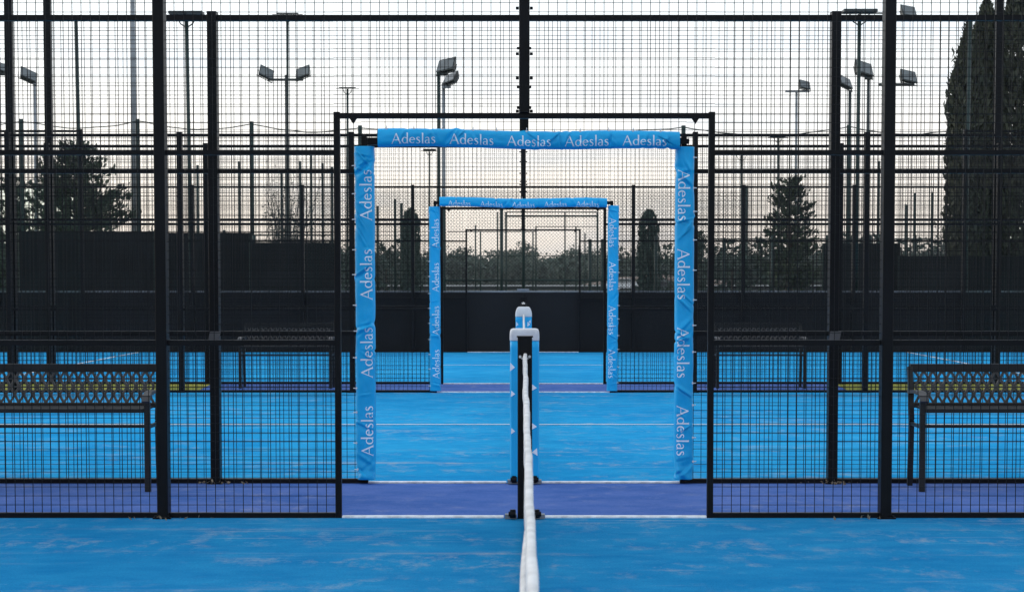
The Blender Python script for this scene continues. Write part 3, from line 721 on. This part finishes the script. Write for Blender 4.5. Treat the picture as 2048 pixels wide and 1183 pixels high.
# ------------------------------------------------------------------ vegetation
def quad(mb, c, sz, asp, up=None, rnd=random):
    a = Vector((rnd.gauss(0, 1), rnd.gauss(0, 1), rnd.gauss(0, 1))).normalized()
    if up is not None: b = (up+.35*Vector((rnd.gauss(0, 1), rnd.gauss(0, 1), rnd.gauss(0, 1)))).normalized()
    else: b = Vector((rnd.gauss(0, 1), rnd.gauss(0, 1), rnd.gauss(0, 1))).normalized()
    a = b.cross(a)
    if a.length < .01: return
    a = a.normalized()*sz*asp; b = b*sz
    mb.add([c-b, c+a*.8-b*.1, c+b, c-a*.8+b*.1], [(0, 1, 2, 3)])
def cypress(px, ytop, Y, wpx, label, n=5000, seed=1, leaf='leaf_cypress', blunt=False, grp='cypresses beyond the right fence', sz=.11):
    q = random.Random(seed); p = at(px, ytop, Y); s = FPX/Y; rad = wpx/s/2; H = p.z
    root = thing('cypress_tree', label, 'tree', (p.x, Y, 0), grp)
    MB().tube([(0, 0, 0), (.02, 0, H*.5), (0, 0, H*.9)], [.10, .06, .02], 8).build('trunk', 'bark', root)
    mb = MB()
    for i in range(n):
        t = q.random()**.9; ang = q.uniform(0, 6.283)
        if blunt: pr = min(1, (1-t)*9)**.5*(.88+.12*math.sin(t*6))
        else: pr = min(1, (1-t)*4.2)**.8*(.75+.25*min(1, t*5))
        lump = 1+.22*noise.noise(Vector((math.cos(ang)*1.6, math.sin(ang)*1.6, t*H*1.1+seed)))+.14*noise.noise(Vector((math.cos(ang)*4, math.sin(ang)*4, t*H*3.5+seed)))
        r = rad*pr*lump*(q.random()**.35)
        c = Vector((r*math.cos(ang), r*math.sin(ang), .15+t*(H-.15)))
        quad(mb, c, sz*q.uniform(.6, 1.4), .42, Vector((math.cos(ang)*.25, math.sin(ang)*.25, 1)), q)
    if not blunt:
        for k in range(26):
            ang = q.uniform(0, 6.283); t = q.uniform(.3, 1.0); r0 = rad*min(1, (1-t)*4.2+.05)**.8*.85
            base = Vector((r0*math.cos(ang), r0*math.sin(ang), t*H-.3))
            for j in range(22):
                u = j/22; c = base+Vector((math.cos(ang)*.12*u, math.sin(ang)*.12*u, u*.75))+Vector((q.gauss(0, .04), q.gauss(0, .04), 0))*(1-u*.6)
                quad(mb, c, sz*.75, .35, Vector((0, 0, 1)), q)
    mb.build('crown', leaf, root)
    return root
cypress(1938, 48, 46, 84, 'leftmost and shortest of the tall cypresses at the right edge', 9000, 3)
cypress(1974, -6, 46.6, 90, 'middle tall cypress at the right edge, behind the lamp column', 9000, 8)
cypress(2036, -40, 46.2, 110, 'tallest cypress, cut off by the right edge', 9500, 12)
gcl = 'clipped column shrubs behind the far court'
cypress(821, 420, 46, 46, 'clipped dark column shrub left of the far doorway', 3200, 21, 'leaf_hedge', True, gcl, .07)
cypress(1297, 422, 46, 50, 'clipped dark column shrub right of the far doorway', 3200, 22, 'leaf_hedge', True, gcl, .07)
def conifer(px, ytop, Y, wpx, label, seed, levels=26, droop=.1, taper=1.0, dens=1.0, low=.12):
    q = random.Random(seed); p = at(px, ytop, Y); s = FPX/Y; rad = wpx/s/2; H = p.z
    root = thing('pine_tree', label, 'tree', (p.x, Y, 0), 'bushy trees behind the fences')
    MB().tube([(0, 0, 0), (.05, 0, H*.4), (0, 0, H*.75), (0, 0, H)], [.13, .10, .05, .01], 8).build('trunk', 'bark', root)
    br = MB(); mb = MB()
    for l_ in range(levels):
        t = low+(1-low)*l_/levels; z = H*t
        R_ = rad*(1-t)**taper*1.3
        for k in range(q.randint(5, 8)):
            ang = q.uniform(0, 6.283); ln = R_*q.uniform(.55, 1.18)+.12
            rise = q.uniform(.05, .5)
            pts = []
            for j in range(6):
                u = j/5; pts.append(Vector((math.cos(ang)*ln*u, math.sin(ang)*ln*u, z+ln*rise*u*u-droop*ln*u*(1-u)*2)))
            br.tube(pts, [.02, .016, .012, .009, .006, .004], 4)
            m_ = int((14+ln*30)*dens)
            for j in range(m_):
                u = q.uniform(.18, 1.05); i0 = min(4, int(u*5)); f = min(1.15, u*5-i0); c = pts[i0].lerp(pts[i0+1], f)
                sp = .10*(1.15-u*.5)
                c = c+Vector((q.gauss(0, sp), q.gauss(0, sp), q.gauss(0, sp*.7)))
                quad(mb, c, q.uniform(.055, .11), .5, Vector((math.cos(ang)*.6, math.sin(ang)*.6, .7)), q)
    br.build('branches', 'bark', root); mb.build('crown', 'leaf_dark', root)
    return root
conifer(152, 286, 56, 265, 'broad dark pine at the left behind the tallest windscreen', 5, 30, taper=.62, dens=1.5, low=.2)
conifer(1578, 350, 58, 100, 'knobbly bushy tree at the right above the hedge', 11, 15, taper=.42, dens=1.3, low=.25)
conifer(24, 345, 60, 70, 'narrow dark tree half cut by the left edge', 14, 16, taper=.5, dens=1.2)
conifer(1388, 458, 70, 60, 'small round tree just right of the nearer doorway', 24, 12, taper=.4, dens=1.2)
# sparse grey tree left of the doorway
def bare(px, ytop, Y, wpx, label, seed):
    q = random.Random(seed); p = at(px, ytop, Y); s = FPX/Y; rad = wpx/s/2; H = p.z
    root = thing('bare_tree', label, 'tree', (p.x, Y, 0), 'sparse leafless trees')
    tr_ = MB(); tr_.tube([(0, 0, 0), (0, 0, H*.35)], [.10, .07], 8); tr_.build('trunk', 'bark', root)
    mb = MB(); lf = MB()
    for k in range(60):
        ang = q.uniform(0, 6.283); z0 = H*q.uniform(.15, .4); z1 = H*q.uniform(.55, 1.0); r = rad*q.uniform(.2, 1)
        pts = [Vector((0, 0, z0))]
        for j in range(1, 6):
            u = j/5; pts.append(Vector((math.cos(ang)*r*u**.8+q.gauss(0, .05), math.sin(ang)*r*u**.8+q.gauss(0, .05), z0+(z1-z0)*u)))
        mb.tube(pts, [.03, .022, .016, .011, .008, .005], 4)
        for j in range(26):
            i0 = q.randint(1, 4); c = pts[i0].lerp(pts[i0+1], q.random()); quad(lf, c+Vector((q.gauss(0, .12), q.gauss(0, .12), q.gauss(0, .12))), .05, .5, None, q)
    mb.build('branches', 'twig', root); lf.build('leaves', 'leaf_hedge', root)
bare(578, 330, 64, 130, 'sparse pale tree behind the row of thin posts, left of the doorway', 4)
bare(1900, 420, 64, 120, 'sparse tree low between the right post and the cypresses', 6)
def hedge(x0, x1, ytop, Y, label, seed, dens=260, jag=.35):
    q = random.Random(seed); A, B_ = at(x0, ytop, Y), at(x1, ytop, Y); wd = B_.x-A.x
    root = thing('hedge', label, 'hedge', (A.x, Y, 0), 'dark hedges beyond the fences')
    mb = MB()
    for i in range(int(wd*dens)):
        x = q.uniform(0, wd); top = A.z*(1+.10*noise.noise(Vector((x*.8, seed, 0)))+jag*.3*noise.noise(Vector((x*3, seed, 0))))
        z = top*q.random()**.7; y = q.uniform(-.5, .5)
        quad(mb, Vector((x, y, z)), q.uniform(.07, .15), .6, None, q)
    mb.build('foliage', 'leaf_hedge', root)
    st = MB()
    for i in range(max(2, int(wd/1.2))): st.tube([((i+.5)*wd/max(2, int(wd/1.2)), 0, 0), ((i+.5)*wd/max(2, int(wd/1.2)), 0, A.z*.7)], [.04, .02], 6)
    st.build('stems', 'bark', root)
hedge(1425, 1665, 482, 60, 'dark green hedge right of the nearer doorway, under the knobbly tree', 2)
hedge(1665, 1800, 470, 61, 'uneven dark hedge between the two thick right posts', 3)
hedge(1800, 2080, 478, 66, 'dark hedge under the cypresses at the right edge', 4)
hedge(320, 690, 500, 60, 'dark hedge behind the lower windscreen on the left', 5)
hedge(690, 800, 486, 66, 'dark hedge left of the clipped column shrub', 6)
hedge(1315, 1425, 490, 66, 'dark hedge right of the clipped column shrub', 7)
hedge(-60, 60, 470, 60, 'dark hedge at the left edge behind the cut tree', 9)
# far wood as one mass
q = random.Random(77); mb = MB()
for i in range(340):
    Y = q.uniform(290, 360); X = q.uniform(-115, 115); s = FPX/Y
    H = (5.7+2.4*noise.noise(Vector((X*.05, 4, 0)))+q.uniform(-1.2, 1.6))*(Y/310); r = q.uniform(2.4, 4.2)
    c0 = Vector((X, Y, H-r*.8))
    blobs = [c0+Vector((q.gauss(0, r*.5), q.gauss(0, r*.4), q.gauss(0, r*.35)-r*.2)) for _ in range(7)]
    for j in range(600):
        b = q.choice(blobs); d = Vector((q.gauss(0, 1), q.gauss(0, 1), q.gauss(0, .8))).normalized()*r*.5*q.random()**.3
        c = b+d
        if c.z < .2: c.z = q.uniform(.2, 2)
        quad(mb, c, q.uniform(.16, .32), .9, None, q)
    for j in range(110):
        quad(mb, Vector((X+q.uniform(-3, 3), Y-3+q.uniform(-2, 2), q.uniform(0, 4.6))), q.uniform(.3, .6), .7, None, q)
o = mb.build('far_wood', 'leaf_far'); tag(o, kind='stuff', label='far-off green wood along the horizon', cat='wood')
# earth bank in front of the wood
vs = []; fs = []; n = 40
for i in range(n+1):
    x = 8+i/n*24; h = 2.0*math.sin(math.pi*i/n)**.6*(1+.25*noise.noise(Vector((x*.4, 0, 0))))
    for (dy, k) in ((-5, 0), (-2, .7), (0, 1), (3, .8), (8, 0)): vs.append((x, 276+dy, -.03+h*k))
for i in range(n):
    for j in range(4): fs.append((i*5+j, (i+1)*5+j, (i+1)*5+j+1, i*5+j+1))
tag(MB().add(vs, fs).build('earth_bank', 'earth', None, True), kind='structure')
w2 = thing('boundary_wall', 'long low dark wall with a pale top, far away in front of the wood', 'wall', (0, 235, 0))
MB().box(-90, 90, -.1, .1, 0, .50).build('wall_body', 'screen', w2); MB().box(-90, 90, -.16, .16, .502, .64).build('coping', 'low_wall', w2)
def car(x, Y, paint, label):
    root = thing('parked_car', label, 'car', (x, Y, 0), 'cars parked far away before the wood')
    prof = [(-2.1, .35), (-2.12, .75), (-1.95, .92), (-1.25, 1.0), (-.65, 1.42), (.75, 1.46), (1.45, 1.05), (2.0, .95), (2.14, .7), (2.12, .35)]
    n = len(prof); vs = [(a, y, b) for y in (-.85, .85) for a, b in prof]
    MB().add(vs, [tuple(range(n)), tuple(range(n, 2*n))[::-1]]+[(i, n+i, n+(i+1) % n, (i+1) % n) for i in range(n)]).build('body', paint, root)
    wn = [(-1.05, 1.02), (-.6, 1.36), (.68, 1.39), (1.2, 1.05)]
    for s in (-1, 1):
        v = [(a, s*.853, b) for a, b in wn]+[(a, s*.862, b) for a, b in wn]
        MB().add(v, [(0, 1, 2, 3), (7, 6, 5, 4), (0, 4, 5, 1), (1, 5, 6, 2), (2, 6, 7, 3), (3, 7, 4, 0)]).build('window', 'lamp_glass', root)
        for xx in (-1.35, 1.35):
            MB().tube([(xx, s*.70, .33), (xx, s*.88, .33)], .33, 16).build('wheel', 'tyre', root)
car(at(1246, 559, 215).x, 215, 'car_white', 'white car far away beside the right banner of the far doorway')
car(at(1318, 559, 222).x, 222, 'car_dark', 'dark car far away right of the white one')

# ------------------------------------------------------------------ leaves and grit at the post feet
q = random.Random(5); mb = MB()
for (X, Y) in ((-2, YB1), (2, YB1), (-2.06, YA), (1.9, YA), (-1.87, YA)):
    for i in range(26 if Y == YB1 else 7):
        c = Vector((X+q.gauss(0, .075), Y-.09+q.gauss(0, .03), .006+abs(q.gauss(0, .008))))
        quad(mb, c, q.uniform(.007, .018), .6, None, q)
tag(mb.build('leaf_litter', 'dry_leaf'), kind='stuff', label='dry leaves and grit gathered at the feet of the fence posts', cat='leaf litter')

# ------------------------------------------------------------------ air
hm = bpy.data.materials.new('haze_air'); hm.use_nodes = True; hn = hm.node_tree; hn.nodes.clear()
ho = hn.nodes.new('ShaderNodeOutputMaterial'); pv = hn.nodes.new('ShaderNodeVolumePrincipled')
pv.inputs['Color'].default_value = (0.80, 0.84, 0.90, 1); pv.inputs['Density'].default_value = 0.00018
hn.links.new(pv.outputs[0], ho.inputs['Volume'])
M['haze'] = hm
tag(MB().box(-320, 320, -40, 420, -1.02, 25).build('haze', 'haze'), kind='stuff', label='thin pale haze in the air over the distance', cat='haze')
